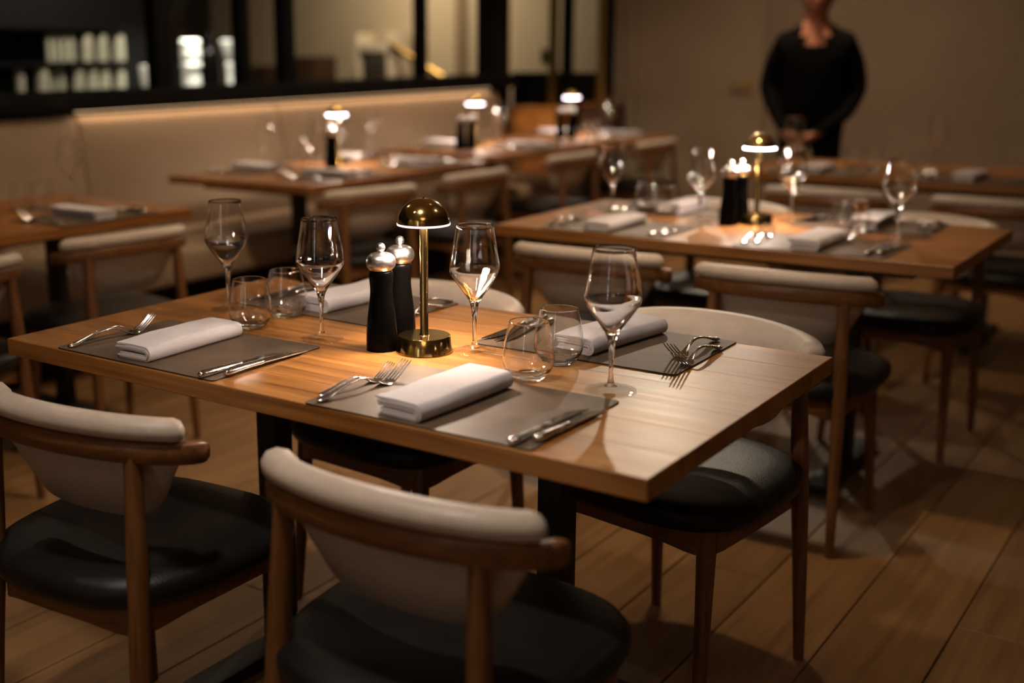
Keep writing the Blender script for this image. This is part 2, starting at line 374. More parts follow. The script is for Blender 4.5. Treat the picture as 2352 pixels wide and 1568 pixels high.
# ------------------------------------------------------------------ tables
def make_table(label, cx, cy, lx, ly, along='X', legs='two', loc_z=0.0, group='oak restaurant tables'):
    t = thing('dining_table', label, 'table', (cx, cy, 0), 0, group)
    nb = 7
    wood_m = 'oak_x' if along == 'X' else 'oak_y'
    A, B = (lx, ly) if along == 'X' else (ly, lx)     # A along the grain
    wb_ = B / nb
    for i in range(nb):
        b0 = -B / 2 + i * wb_
        def f(bm):
            g = 0.0001
            if along == 'X': box(bm, -A / 2, A / 2, g, wb_ - g, 0.716, 0.75, 0.0005 if 0 < i < nb - 1 else 0.0012, 1)
            else: box(bm, g, wb_ - g, -A / 2, A / 2, 0.716, 0.75, 0.0005 if 0 < i < nb - 1 else 0.0012, 1)
        me = mesh('board%s%.3f%.3f%d' % (along, A, wb_, 0 if 0 < i < nb - 1 else 1), wood_m, f, 0)
        obj('board', me, t, (0, b0, 0) if along == 'X' else (b0, 0, 0))
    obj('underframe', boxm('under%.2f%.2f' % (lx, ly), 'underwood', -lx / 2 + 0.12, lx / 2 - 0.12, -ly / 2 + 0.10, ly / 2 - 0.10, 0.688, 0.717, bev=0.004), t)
    def col(bm):
        box(bm, -0.025, 0.025, -0.03, 0.03, 0.03, 0.69, 0.003)
    def foot(bm): box(bm, -0.035, 0.035, *((-0.27, 0.27) if lx > ly else (-0.19, 0.19)), 0.0, 0.032, 0.006)
    def cone(bm): lathe(bm, [(0.0, 0.0), (0.17, 0.0), (0.17, 0.012), (0.13, 0.022), (0.06, 0.05), (0.04, 0.12), (0.032, 0.25), (0.032, 0.69), (0, 0.69)], 32)
    if legs == 'two':
        for s in (-1, 1):
            lg = obj('leg', mesh('tleg', 'iron', col), t, (s * 0.35, 0, 0) if lx > ly else (0.06, s * 0.35, 0), (0, 0, 0 if lx > ly else R(90)))
            obj('foot_bar', mesh('tfoot' if lx > ly else 'tfoot_short', 'iron', foot), lg)
    else:
        obj('leg', mesh('tcone', 'iron', cone), t, (0.07, 0, 0))
    return t
make_table('long oak table set for four with the brass lamp in focus', 0.0, 0.0, 1.42, 0.79)
make_table('oak table behind the focused one, set for four with its own lamp', -0.03, 1.89, 1.42, 0.79)
make_table('farthest oak aisle table, in front of the person in black', -0.05, 3.95, 1.42, 0.79)
make_table('oak booth table cut by the photo edge, without a lamp in view', -2.315, 0.54, 0.83, 1.40, 'Y', 'two')
make_table('oak booth table with four rolled napkins on a black pedestal', -2.42, 2.69, 0.86, 1.40, 'Y', 'two')
make_table('oak booth table for two beside the rounded banquette end', -2.50, 4.10, 0.86, 0.90, 'Y', 'one')
make_table('oak table for two past the banquette, before the brass posts', -2.38, 5.10, 0.86, 0.84, 'Y', 'one')

# ------------------------------------------------------------------ chairs
RA, RB, RY = 0.241, 0.120, -0.09          # rail arc half width, depth, centre offset
def arc(th, grow=0.0):
    p = Vector(((RA + grow) * math.sin(th), RY - (RB + grow) * math.cos(th), 0))
    n = Vector((math.sin(th) * RB, -math.cos(th) * RA, 0)).normalized()
    return p, n
def railz(th): return -0.014 - 0.15 * (RB - RB * math.cos(th))
def rail_f(bm):
    secs = []
    K = 44; T = R(97)
    for i in range(K + 1):
        th = -T + 2 * T * i / K
        p, n = arc(th); z = railz(th)
        e = min(i, K - i); s = {0: 0.72, 1: 0.93}.get(e, 1.0)
        hh, hn, zc = 0.0195 * s, 0.0125 * s, 0.7085 + z
        ring = []
        for k in range(12):
            a = 2 * math.pi * k / 12; c, sn = math.cos(a), math.sin(a)
            c = math.copysign(abs(c) ** 0.5, c); sn = math.copysign(abs(sn) ** 0.5, sn)
            ring.append(p + n * (hn * c) + Vector((0, 0, zc + hh * sn)))
        secs.append(ring)
    loft(bm, secs)
def shell_f(bm):
    secs = []; K = 36; T = R(80)
    for i in range(K + 1):
        t = -1 + 2 * i / K; th = T * t
        p, n = arc(th); z0 = railz(th)
        zb = 0.552 + 0.142 * abs(t) ** 3.6 + z0
        e = 1 - abs(t); s = min(1.0, (e / 0.09)) ** 0.5 if e < 0.09 else 1.0
        s = max(s, 0.12)
        lean = lambda z: 0.060 * max(0.0, (0.70 + z0 - z)) / 0.15
        zm = (0.70 + z0 + zb) / 2
        prof = [(0.006, 0.7285 + z0), (0.016, 0.735 + z0), (0.0175, 0.748 + z0), (0.010, 0.760 + z0), (-0.006, 0.766 + z0), (-0.024, 0.762 + z0), (-0.038, 0.748 + z0),
                (-0.046, 0.725 + z0), (-0.049, 0.70 + z0), (-0.046 - lean(zm), zm), (-0.042 - lean(zb), zb + 0.010), (-0.034 - lean(zb), zb), (-0.024 - lean(zb), zb + 0.004),
                (-0.019 - lean(zm), zm), (-0.015, 0.692 + z0), (-0.0135, 0.71 + z0), (-0.013, 0.7275 + z0)]
        cx = -0.016; cz = 0.745 + z0
        ring = []
        for a, z in prof:
            if s < 1: a, z = cx + (a - cx) * s, cz + (z - cz) * s if z > 0.72 + z0 else z + (cz - z) * (1 - s) * 0.2
            ring.append(p + n * a + Vector((0, 0, z)))
        secs.append(ring)
    loft(bm, secs)
def sup(a, b, th, pw=2.8):
    c, s = math.cos(th), math.sin(th)
    return math.copysign(abs(c) ** (2 / pw), c) * a, math.copysign(abs(s) ** (2 / pw), s) * b
def seat_f(bm):
    secs = []; N = 48
    for inset, z in ((0.030, 0.415), (0.006, 0.420), (0.0, 0.432), (0.0, 0.450), (0.008, 0.462), (0.028, 0.4705), (0.07, 0.475), (0.13, 0.474), (0.19, 0.470)):
        ring = []
        for k in range(N):
            x, y = sup(0.24 - inset, 0.245 - inset, 2 * math.pi * k / N, 3.0)
            x *= 1.0 + 0.10 * (y / 0.245)
            ring.append(Vector((x, y, z)))
        secs.append(ring)
    loft(bm, secs)
def apron_f(bm):
    N = 48
    outer, inner = [], []
    secs = [[], [], [], []]
    for k in range(N):
        th = 2 * math.pi * k / N
        x, y = sup(0.212, 0.217, th, 3.4); x *= 1.0 + 0.08 * (y / 0.245)
        xi, yi = sup(0.190, 0.195, th, 3.4); xi *= 1.0 + 0.08 * (yi / 0.245)
        corner = abs(math.sin(2 * th)) ** 3
        zb = 0.385 - 0.022 * corner
        secs[0].append(Vector((x, y, 0.416))); secs[1].append(Vector((x, y, zb))); secs[2].append(Vector((xi, yi, zb))); secs[3].append(Vector((xi, yi, 0.416)))
    secs.append(secs[0])
    rs = [[bm.verts.new(p) for p in s] for s in secs[:4]]; rs.append(rs[0])
    for a, b in zip(rs, rs[1:]):
        for i in range(N):
            j = (i + 1) % N; bm.faces.new((a[i], a[j], b[j], b[i]))
def fleg_f(s):
    def f(bm): sweep(bm, [(s * 0.195, 0.195, 0.0), (s * 0.188, 0.180, 0.2), (s * 0.180, 0.165, 0.414)], [(0.011, 0.011), (0.0145, 0.0145), (0.019, 0.019)], 14, (0, 1, 0), 5, 2.6)
    return f
def rleg_f(s):
    def f(bm): sweep(bm, [(s * 0.188, -0.215, 0.0), (s * 0.183, -0.200, 0.25), (s * 0.178, -0.185, 0.45), (s * 0.170, -0.172, 0.678)], [(0.011, 0.011), (0.0155, 0.0155), (0.018, 0.018), (0.0145, 0.0145)], 14, (0, 1, 0), 5, 2.3)
    return f
def make_chair(label, x, y, rz, group='wraparound dining chairs'):
    t = thing('dining_chair', label, 'chair', (x, y, 0), R(rz), group)
    obj('seat', mesh('chair_seat', 'leather', seat_f, 60), t)['label'] = 'black leather seat pad'
    obj('seat_frame', mesh('chair_apron', 'chairwood', apron_f), t)
    obj('backrest', mesh('chair_shell', 'cream', shell_f, 80), t)['label'] = 'cream upholstered backrest shell'
    obj('back_rail', mesh('chair_rail', 'chairwood', rail_f, 50), t)
    for s in (-1, 1):
        obj('leg', mesh('fleg%d' % s, 'chairleg', fleg_f(s), 50), t)
        obj('leg', mesh('rleg%d' % s, 'chairleg', rleg_f(s), 50), t)
    return t
make_chair('cream and wood chair in front of the near placemat, back to the camera', 0.408, -0.435, 0)
make_chair('cream and wood chair at lower left, its whole black seat showing', -0.279, -0.440, 4)
make_chair('chair facing the camera behind the placemat with the dark forks', 0.39, 0.445, 170)
make_chair('chair facing the camera behind the table lamp and far placemat', -0.285, 0.395, 176)
make_chair('chair with its back turned, seen behind the wine glass by the forks', -0.297, 1.425, 2)
make_chair('chair with its back turned, right of the one behind the big wine glass', 0.30, 1.40, 3)
make_chair('chair on the far side of the second lamp table, behind its black mills', -0.32, 2.33, 178)
make_chair('chair on the far side of the second lamp table, at its outer end', 0.37, 2.33, 178)
make_chair('chair at the farthest aisle table, its back behind the second lamp', -0.20, 3.29, 3)
make_chair('chair at the outer end of the farthest aisle table', 0.47, 3.30, 0)
make_chair('chair at the left booth table, whole curved back in view', -1.835, 0.77, 84)
make_chair('chair at the left booth table, half cut off by the photo edge', -1.79, 0.08, 90)
make_chair('booth chair with long rail just above the focused table lamp', -1.93, 2.22, 74)
make_chair('booth chair between the focused lamp and the farther booth chairs', -1.93, 3.0, 86)
make_chair('chair at the two-seat booth table by the rounded banquette end', -2.02, 4.10, 88)
make_chair('chair at the two-seat table before the brass posts, by the taupe wall', -2.03, 5.20, 88)

# ------------------------------------------------------------------ tableware
TZ = 0.75; MATH = 0.003
GL_OUT = [(0.0, 0.0008), (0.030, 0.0004), (0.0415, 0.0), (0.0430, 0.0012), (0.0426, 0.0028), (0.0405, 0.0034), (0.036, 0.0038), (0.022, 0.0058), (0.0115, 0.0090)]
ST_OUT = [(0.0115, 0.0090), (0.0068, 0.0135), (0.0047, 0.022), (0.0039, 0.035), (0.0040, 0.055), (0.0051, 0.074), (0.0073, 0.090)]
BW_OUT = [(0.0073, 0.090), (0.0110, 0.0995), (0.0185, 0.112), (0.0295, 0.1275), (0.0395, 0.1420), (0.0464, 0.1540), (0.0482, 0.1620), (0.0474, 0.1715), (0.0438, 0.194), (0.0390, 0.221), (0.0356, 0.2445)]
BW_IN = [(0.0352, 0.2452), (0.0348, 0.2445), (0.0382, 0.221), (0.0430, 0.194), (0.0465, 0.1715), (0.0472, 0.1620), (0.0452, 0.1550), (0.0383, 0.1433), (0.0280, 0.1292), (0.0165, 0.1145), (0.0075, 0.1045), (0.0, 0.1020)]
def wine_glass(label, x, y, z=TZ, group='stemmed wine glasses', n=56, category='wine glass'):
    t = thing('wine_glass', label, category, (x, y, z), 0, group)
    obj('bowl', mesh('wg_bowl', 'glass', lambda bm: lathe(bm, catmull2(BW_OUT) + catmull2(BW_IN), n, 0, False), 60, False), t)
    obj('stem', mesh('wg_stem', 'glass', lambda bm: lathe(bm, catmull2(ST_OUT), n, 0, False), 60, False), t)
    obj('foot', mesh('wg_foot', 'thin', lambda bm: lathe(bm, catmull2(GL_OUT), n, 0, False), 60, False), t)
    return t
def catmull2(p, k=4): return [(max(q.x, 0), q.y) for q in catmull([(a, b, 0) for a, b in p], k)]
TUM = [(0.0, 0.0012), (0.020, 0.0008), (0.0255, 0.0), (0.0290, 0.0022), (0.0360, 0.0095), (0.0432, 0.0215), (0.0456, 0.0350), (0.0446, 0.0510), (0.0408, 0.0750), (0.0366, 0.0950), (0.0346, 0.1028)]
TUI = [(0.0342, 0.1032), (0.0338, 0.1028), (0.0357, 0.0950), (0.0398, 0.0750), (0.0436, 0.0510), (0.0445, 0.0355), (0.0420, 0.0230), (0.0345, 0.0130), (0.0220, 0.0088), (0.0, 0.0078)]
def tumbler(label, x, y, z=TZ, group='stemless water tumblers'):
    t = thing('water_tumbler', label, 'tumbler', (x, y, z), 0, group)
    wall = catmull2(TUM)[16:] + catmull2(TUI)[:25]
    obj('wall', mesh('tumbler_wall', 'glass', lambda bm: lathe(bm, wall, 56, 0, False), 60, False), t)
    base = list(reversed(catmull2(list(reversed(TUM[:5]))))) if False else catmull2(TUM)[:17]
    inner = catmull2(TUI)[24:]
    obj('base', mesh('tumbler_base', 'glass', lambda bm: (lathe(bm, base, 56, 0, False), lathe(bm, inner, 56, 0, False)), 60, False), t)
    return t
def table_lamp(label, x, y, z=TZ, power=1.6, ring='ring'):
    t = thing('table_lamp', label, 'lamp', (x, y, z), 0, 'brass dome table lamps')
    obj('base', mesh('lamp_base', 'brass', lambda bm: lathe(bm, [(0, 0), (0.0540, 0), (0.0552, 0.0012), (0.0504, 0.0308), (0.0492, 0.0322), (0, 0.0322)], 64), 40), t)
    obj('pole', mesh('lamp_pole', 'brass', lambda bm: lathe(bm, [(0.0, 0.0315), (0.0108, 0.0315), (0.0080, 0.0352), (0.0080, 0.256), (0, 0.256)], 28), 40), t)
    D0, DR, DH = 0.2485, 0.0500, 0.0475
    dome = [(DR - 0.0008, D0 - 0.0004), (DR, D0)] + [(DR * math.cos(a), D0 + DH * math.sin(a)) for a in [R(q) for q in range(6, 88, 6)]] + [(0.0030, D0 + DH - 0.0001), (0, D0 + DH)]
    inner = [(0.0, D0 + DH - 0.0014)] + [((DR - 0.0013) * math.cos(a), D0 + (DH - 0.0014) * math.sin(a)) for a in [R(q) for q in range(84, 0, -7)]] + [(DR - 0.0011, D0 - 0.0003), (DR - 0.0008, D0 - 0.0004)]
    sh = obj('lamp_shade', mesh('lamp_dome', 'brass', lambda bm: lathe(bm, dome + inner, 72, 0, False), 50), t)
    obj('finial', mesh('lamp_knob', 'brass', lambda bm: lathe(bm, [(0, 0.2955), (0.0022, 0.2955), (0.0026, 0.2975), (0.0018, 0.2992), (0, 0.2996)], 16), 50), sh)
    obj('diffuser', mesh('lamp_diffuser', 'lampglow', lambda bm: lathe(bm, [(0.0080, 0.2487), (0.0475, 0.2487), (0.0475, 0.2500), (0.0080, 0.2500)], 48, 0, False), 40), t)
    obj('light_ring', mesh('lamp_ring', ring, lambda bm: lathe(bm, [(0.0480, 0.2488), (0.0484, 0.2456), (0.0492, 0.2448), (0.0500, 0.2450), (0.0507, 0.2458), (0.0508, 0.2486), (0.0500, 0.2489)], 72, 0, False), 60), t)
    lamp('lamp_light', 'AREA', (x, y, z + 0.2470), power, (1.0, 0.80, 0.62), (x, y, 0), 0.09, shape='DISK')
    return t
def mill(label, x, y, z=TZ, rz=0.0):
    t = thing('pepper_mill', label, 'mill', (x, y, z), rz, 'black table mills')
    B = [(0.0, 0.0), (0.0285, 0.0), (0.0296, 0.0015), (0.0303, 0.010), (0.0300, 0.030), (0.0284, 0.055), (0.0255, 0.080), (0.0226, 0.102), (0.0216, 0.118), (0.0226, 0.134), (0.0238, 0.145), (0.0229, 0.1525), (0.0185, 0.1555), (0.0, 0.156)]
    obj('body', mesh('mill_body', 'mill', lambda bm: lathe(bm, catmull2(B), 48), 60), t)
    H = [(0.0, 0.1558), (0.0190, 0.1558), (0.0228, 0.1580), (0.0272, 0.1640), (0.0287, 0.1712), (0.0272, 0.1790), (0.0218, 0.1862), (0.0130, 0.1900), (0.0, 0.1910)]
    obj('head', mesh('mill_head', 'brushed', lambda bm: lathe(bm, catmull2(H), 48), 60), t)
    obj('knob', mesh('mill_knob', 'brushed', lambda bm: lathe(bm, [(0, 0.1900), (0.0045, 0.1900), (0.0042, 0.1920)] + [(0.0090 * math.cos(a), 0.2000 + 0.0090 * math.sin(a)) for a in [R(q) for q in range(-58, 90, 12)]] + [(0, 0.2090)], 28), 60), t)
    return t
def mat_f(bm):
    L, D, r = 0.43, 0.295, 0.008
    pts = []
    for cx, cy_, a0 in ((L / 2 - r, D / 2 - r, 0), (-L / 2 + r, D / 2 - r, 90), (-L / 2 + r, -D / 2 + r, 180), (L / 2 - r, -D / 2 + r, 270)):
        for k in range(5): pts.append((cx + r * math.cos(R(a0 + k * 22.5)), cy_ + r * math.sin(R(a0 + k * 22.5))))
    secs = [[Vector((x * s, y * s, z)) for x, y in pts] for s, z in ((0.999, 0.0), (1.0, 0.0006), (1.0, 0.0024), (0.998, 0.0030))]
    loft(bm, secs)
    bm.faces.ensure_lookup_table()
    for f in bm.faces:
        if f.calc_center_median().z < 0.0027 and len(f.verts) == 4: f.material_index = 1
def placemat(label, x, y, rz=0.0, group='brown leather placemats'):
    o = obj('placemat', mesh('placemat', ('mat', 'matedge'), mat_f, 30), None, (x, y, TZ), (0, 0, rz))
    return tag(o, label, 'placemat', group)
def napkin_f(seed, Lh=0.125):
    def f(bm):
        rr = random.Random(seed)
        # three nested C shaped layers folded over on +x, open on -x
        for k in range(3):
            ro, ri = 0.0155 - k * 0.0046, 0.0155 - k * 0.0046 - 0.0043
            x1, x0 = 0.030, -0.044 + k * 0.0022 + rr.uniform(-0.002, 0.002)
            if k == 2: ri = 0.0012
            loop = []
            def top(r): return 0.0158 + r
            n = 8
            for i in range(n + 1):
                a = R(90 - 180 * i / n); loop.append((x1 + ro * math.cos(a) * 0.9, 0.0158 + ro * math.sin(a)))
            loop += [(x0 + 0.045, 0.0158 - ro + 0.0002), (x0 + 0.012, 0.0158 - ro), (x0 + 0.002, 0.0158 - ro + 0.0008), (x0, 0.0158 - (ro + ri) / 2), (x0 + 0.002, 0.0158 - ri - 0.0006), (x0 + 0.012, 0.0158 - ri)]
            for i in range(n + 1):
                a = R(-90 + 180 * i / n); loop.append((x1 + ri * math.cos(a) * 0.9, 0.0158 + ri * math.sin(a)))
            d = 0.0025 * (1 if k == 0 else 0.5)
            loop += [(x0 + 0.040, 0.0158 + ri + 0.0008), (x0 + 0.010, 0.0158 + ri - 0.001 + d), (x0 - 0.002, 0.0158 + ri - 0.0014 + d), (x0 - 0.0045, 0.0158 + (ro + ri) / 2 - 0.002 + d), (x0 - 0.003, 0.0158 + ro - 0.0022 + d), (x0 + 0.008, 0.0158 + ro - 0.0008 + d * 0.6), (x0 + 0.040, 0.0158 + ro + 0.0012)]
            secs = []
            NY = 14
            e0 = rr.uniform(-0.0015, 0.0015)
            for j in range(NY + 1):
                y = -Lh + 2 * Lh * j / NY + (e0 if j in (0, NY) else 0)
                puff = 0.0010 * math.sin(3.3 * y / Lh + seed) + 0.0006 * math.sin(7 * y / Lh + 2 * seed)
                pinch = 0.0 if 0 < j < NY else 0.0004
                wob = 0.0016 * math.sin(2.1 * y / Lh + seed * 1.7)
                secs.append([Vector((x + wob, y, max(0.0002, z + (puff if z > 0.018 else 0) - (pinch if z > 0.018 else 0)))) for x, z in loop])
            loft(bm, secs)
    return f
def napkin(label, x, y, rz, seed=1, z=TZ + MATH, group='folded white napkins'):
    o = obj('napkin', mesh('napkin%d' % seed, 'cloth', napkin_f(seed), 50), None, (x, y, z), (0, 0, rz))
    return tag(o, label, 'napkin', group)
def fork_handle(bm):
    sweep(bm, [(0, 0, 0.0040), (0.006, 0, 0.0042), (0.018, 0, 0.0060), (0.036, 0, 0.0112), (0.068, 0, 0.0190), (0.098, 0, 0.0215), (0.118, 0, 0.0165), (0.136, 0, 0.0078)],
          [(0.0040, 0.0018), (0.0080, 0.0034), (0.0094, 0.0034), (0.0066, 0.0026), (0.0044, 0.0022), (0.0036, 0.0021), (0.0034, 0.0019), (0.0055, 0.0015)], 12)
    for k in range(12):
        x = 0.008 + k * 0.0055; z = 0.0046 + max(0, x - 0.010) * 0.255
        hw = 0.0086 - 0.0045 * min(1, x / 0.05)
        for s in (-1, 1):
            bmesh.ops.create_icosphere(bm, subdivisions=1, radius=0.0015, matrix=Matrix.Translation((x, s * hw, z + 0.0012)))
def fork_head(bm):
    sweep(bm, [(0.134, 0, 0.0085), (0.143, 0, 0.0045), (0.151, 0, 0.0026), (0.160, 0, 0.0040), (0.166, 0, 0.0068)], [(0.0050, 0.0015), (0.0100, 0.0012), (0.0122, 0.0011), (0.0124, 0.0010), (0.0121, 0.0010)], 12)
def fork_tine(i):
    y = -0.0105 + i * 0.007
    def f(bm): sweep(bm, [(0.163, y, 0.0054), (0.175, y, 0.0125), (0.189, y, 0.0225), (0.202, y * 0.97, 0.0325), (0.2055, y * 0.97, 0.0350)], [(0.0021, 0.0011), (0.0019, 0.0011), (0.0017, 0.0010), (0.0012, 0.0009), (0.0003, 0.0004)], 8)
    return f
def fork(label, x, y, rz, group='silver forks', roll=0.0, z=TZ + MATH, parts=True, sc=1.0):
    t = thing('table_fork', label, 'fork', (x, y, z), 0, group, (0, 0, rz))
    t.scale = (sc, sc, sc)
    obj('handle', mesh('fork_handle', 'steel', fork_handle, 50), t)
    hd = obj('fork_head', mesh('fork_head', 'steel', fork_head, 50), t)
    for i in range(4): obj('tine', mesh('tine%d' % i, 'steel', fork_tine(i), 50), hd)
    return t
def knife_handle(bm):
    sweep(bm, [(0, 0, 0.0062), (0.004, 0, 0.0064), (0.018, 0, 0.0068), (0.045, 0, 0.0068), (0.080, 0, 0.0066), (0.098, 0, 0.0066), (0.103, 0, 0.0068)],
          [(0.0035, 0.0030), (0.0076, 0.0058), (0.0092, 0.0066), (0.0075, 0.0056), (0.0064, 0.0048), (0.0075, 0.0050), (0.0050, 0.0030)], 14)
    for k in range(12):
        x = 0.012 + k * 0.006
        for s in (-1, 1):
            bmesh.ops.create_icosphere(bm, subdivisions=1, radius=0.0014, matrix=Matrix.Translation((x, s * 0.0052, 0.0108 - 0.0012 * k / 12)))
def knife_blade(bm):
    # a flat blade lying on its side, edge to +y
    N = 16; top, bot = [], []
    secs = []
    for i in range(N + 1):
        t = i / N; x = 0.100 + 0.125 * t
        w0 = -0.0062 + 0.0012 * t
        w1 = 0.0065 + 0.0090 * math.sin(min(1, t * 1.7) * math.pi / 2) if t < 0.6 else 0.0155 - 0.0205 * ((t - 0.6) / 0.4) ** 1.8
        w1 = max(w1, w0 + 0.0006)
        z = 0.0062 - 0.0030 * t
        tl = 0.0012
        secs.append([Vector((x, w0, z - tl)), Vector((x, w0, z + tl)), Vector((x, (w0 + w1) / 2, z + tl * 0.75)), Vector((x, w1, z + 0.0002)), Vector((x, w1, z - 0.0002)), Vector((x, (w0 + w1) / 2, z - tl * 0.75))])
    loft(bm, secs)
def knife(label, x, y, rz, group='silver knives', z=TZ + MATH, sc=1.0):
    t = thing('table_knife', label, 'knife', (x, y, z), 0, group, (0, 0, rz))
    t.scale = (sc, sc, sc)
    obj('handle', mesh('knife_handle', 'steel', knife_handle, 50), t)
    obj('blade', mesh('knife_blade', 'steel', knife_blade, 40), t)
    return t
def at(a, b): return math.atan2(b[1] - a[1], b[0] - a[0])

# focused table
table_lamp('brass dome lamp in sharp focus on the large table', 0.052, 0.001, power=4.3, ring='ring_soft')
mill('black mill with steel head standing free, in front of its twin', -0.024, -0.034)
mill('black mill with steel head, half hidden behind its twin beside the lamp', -0.044, 0.053, rz=0.4)
wine_glass('wine glass with the dark booth behind it, beside the two left tumblers', -0.529, 0.057)
wine_glass('wine glass standing between the left tumblers and the black mills', -0.171, -0.041)
wine_glass('wine glass standing just right of the focused brass lamp', 0.135, 0.050)
wine_glass('largest wine glass, beside the folded napkin of the dark fork setting', 0.473, -0.043)
tumbler('tumbler between the napkin and its twin, left of the mills', -0.368, -0.040)
tumbler('tumbler behind its twin and left of the wine glass by the mills', -0.374, 0.078)
tumbler('tumbler nearest the camera, right of the brass lamp', 0.317, -0.053)
tumbler('tumbler touching the white napkin, behind the nearest tumbler', 0.307, 0.072)
SET = {'near': (0.305, -0.245, 0.8), 'left': (-0.342, -0.242, 0.3), 'right': (0.309, 0.250, 0.5), 'far': (-0.351, 0.252, -2.0)}
placemat('brown placemat at the table edge closest to the camera', *SET['near'][:2], R(0.9))
placemat('brown placemat at the far left corner of the focused table', *SET['left'][:2], R(0.3))
placemat('brown placemat with the dark forks, beside the cream chair back', *SET['right'][:2], R(0.5))
placemat('brown placemat behind the black mills and brass lamp', *SET['far'][:2], R(-1.5))
napkin('white napkin with fold opening to the left on the closest placemat', 0.287, -0.258, R(-3), 1)
napkin('white napkin on the left placemat, between forks and knives', -0.352, -0.250, R(1), 2)
napkin('white napkin under the largest wine glass, by the dark forks', 0.322, 0.262, R(-8), 3)
napkin('white napkin half hidden behind the black mills', -0.340, 0.265, R(-3), 4)
def pair(fn, nm, a, b, labels, off):
    rz = at(a, b)
    fn(labels[0], a[0], a[1], rz)
    return rz
fork('silver fork, lower of the pair on the closest placemat', 0.116, -0.386, R(81))
fork('silver fork, upper of the pair on the closest placemat', 0.096, -0.360, R(81), sc=0.82)
fork('silver fork, lower of the pair beside the left napkin', -0.528, -0.384, R(85))
fork('silver fork, upper of the pair beside the left napkin', -0.551, -0.331, R(83), sc=0.80)
fork('dark fork closer to the table edge on the placemat by the cream chair', 0.516, 0.328, R(-91), sc=0.98)
fork('dark fork closer to the napkin on the placemat by the cream chair', 0.486, 0.388, R(-92), sc=1.05)
fork('silver fork on the far placemat, handle reaching past the lamp pole', -0.155, 0.396, R(-88))
fork('silver fork on the far placemat, shorter-looking one beside the lamp pole', -0.139, 0.334, R(-86), sc=0.9)
knife('silver knife nearer the napkin on the closest placemat', 0.489, -0.392, R(88), sc=0.98)
knife('silver knife nearer the mat end on the closest placemat', 0.512, -0.357, R(87), sc=0.9)
knife('silver knife nearer the napkin on the left placemat', -0.155, -0.393, R(88))
knife('silver knife nearer the mat end on the left placemat', -0.128, -0.357, R(89), sc=0.95)
knife('silver knife behind the two right tumblers, outer one of the pair', 0.114, 0.350, R(-92))
knife('silver knife behind the two right tumblers, inner one beside the napkin', 0.142, 0.335, R(-92), sc=0.92)
knife('silver knife on the far placemat seen through the left tumblers, outer one', -0.533, 0.366, at((-0.533, 0.366), (-0.545, 0.145)))
knife('silver knife on the far placemat seen through the left tumblers, inner one', -0.500, 0.350, at((-0.500, 0.350), (-0.512, 0.14)), sc=0.94)

# place settings of the other tables: face = yaw of the guest's view
def setting(cx, cy_, face, who, seed, forks=True, knives=True, nap=True, mat=True):
    def w(x, y): c, s = math.cos(face), math.sin(face); return cx + c * x - s * y, cy_ + s * x + c * y
    if mat: placemat('brown placemat %s' % who, cx, cy_, face + R((seed % 3) - 1))
    if nap: napkin('folded white napkin %s' % who, *w(-0.01, 0.0), face + R(seed % 5 - 2), 1 + seed % 4)
    if forks:
        fork('silver fork, outer of the two %s' % who, *w(-0.192, -0.120), face + R(94), sc=1.0)
        fork('silver fork, inner of the two %s' % who, *w(-0.162, -0.095), face + R(96), sc=0.97)
    if knives:
        knife('silver knife, inner of the two %s' % who, *w(0.160, -0.122), face + R(87))
        knife('silver knife, outer of the two %s' % who, *w(0.190, -0.100), face + R(87), sc=0.94)
X2, Y2 = -0.03, 1.89
setting(X2 - 0.335, Y2 - 0.238, 0.0, 'at the near left seat of the second lamp table', 5)
setting(X2 + 0.315, Y2 - 0.238, 0.0, 'on the placemat just below the second lamp', 6)
setting(X2 - 0.345, Y2 + 0.250, math.pi, 'behind the tumblers of the second lamp table', 7)
setting(X2 + 0.310, Y2 + 0.250, math.pi, 'on the far right seat of the second lamp table', 8)
table_lamp('brass dome lamp on the second aisle table, before the person in black', -0.031, 1.965, power=3.6)
mill('black mill closer to the camera on the second lamp table', -0.099, 1.897)
mill('black mill farther from the camera on the second lamp table', -0.085, 1.957)
wine_glass('wine glass left of the tumblers on the second lamp table', -0.554, 1.966)
wine_glass('wine glass between the tumblers and the mills on the second lamp table', -0.192, 1.884)
wine_glass('wine glass right of the lamp on the second lamp table', 0.048, 2.064)
wine_glass('wine glass at the outer end of the second lamp table', 0.44, 1.85)
tumbler('tumbler by the far napkin on the second lamp table', -0.454, 2.044)
tumbler('tumbler by the near placemat on the second lamp table', -0.364, 1.990)
tumbler('tumbler at the outer end of the second lamp table, closer one', 0.29, 1.84)
tumbler('tumbler at the outer end of the second lamp table, farther one', 0.285, 1.96)
X3, Y3 = -0.05, 3.95
setting(X3 - 0.335, Y3 - 0.238, 0.0, 'on the farthest aisle table, behind the second lamp', 9)
setting(X3 + 0.315, Y3 - 0.238, 0.0, 'on the farthest aisle table, at its outer end', 10)
wine_glass('wine glass standing in front of the person in black', -0.51, 3.70)
wine_glass('wine glass on the farthest aisle table, at its middle', 0.05, 3.98)
tumbler('tumbler on the farthest aisle table, left one', -0.30, 3.93)
tumbler('tumbler on the farthest aisle table, right one', -0.20, 3.90)
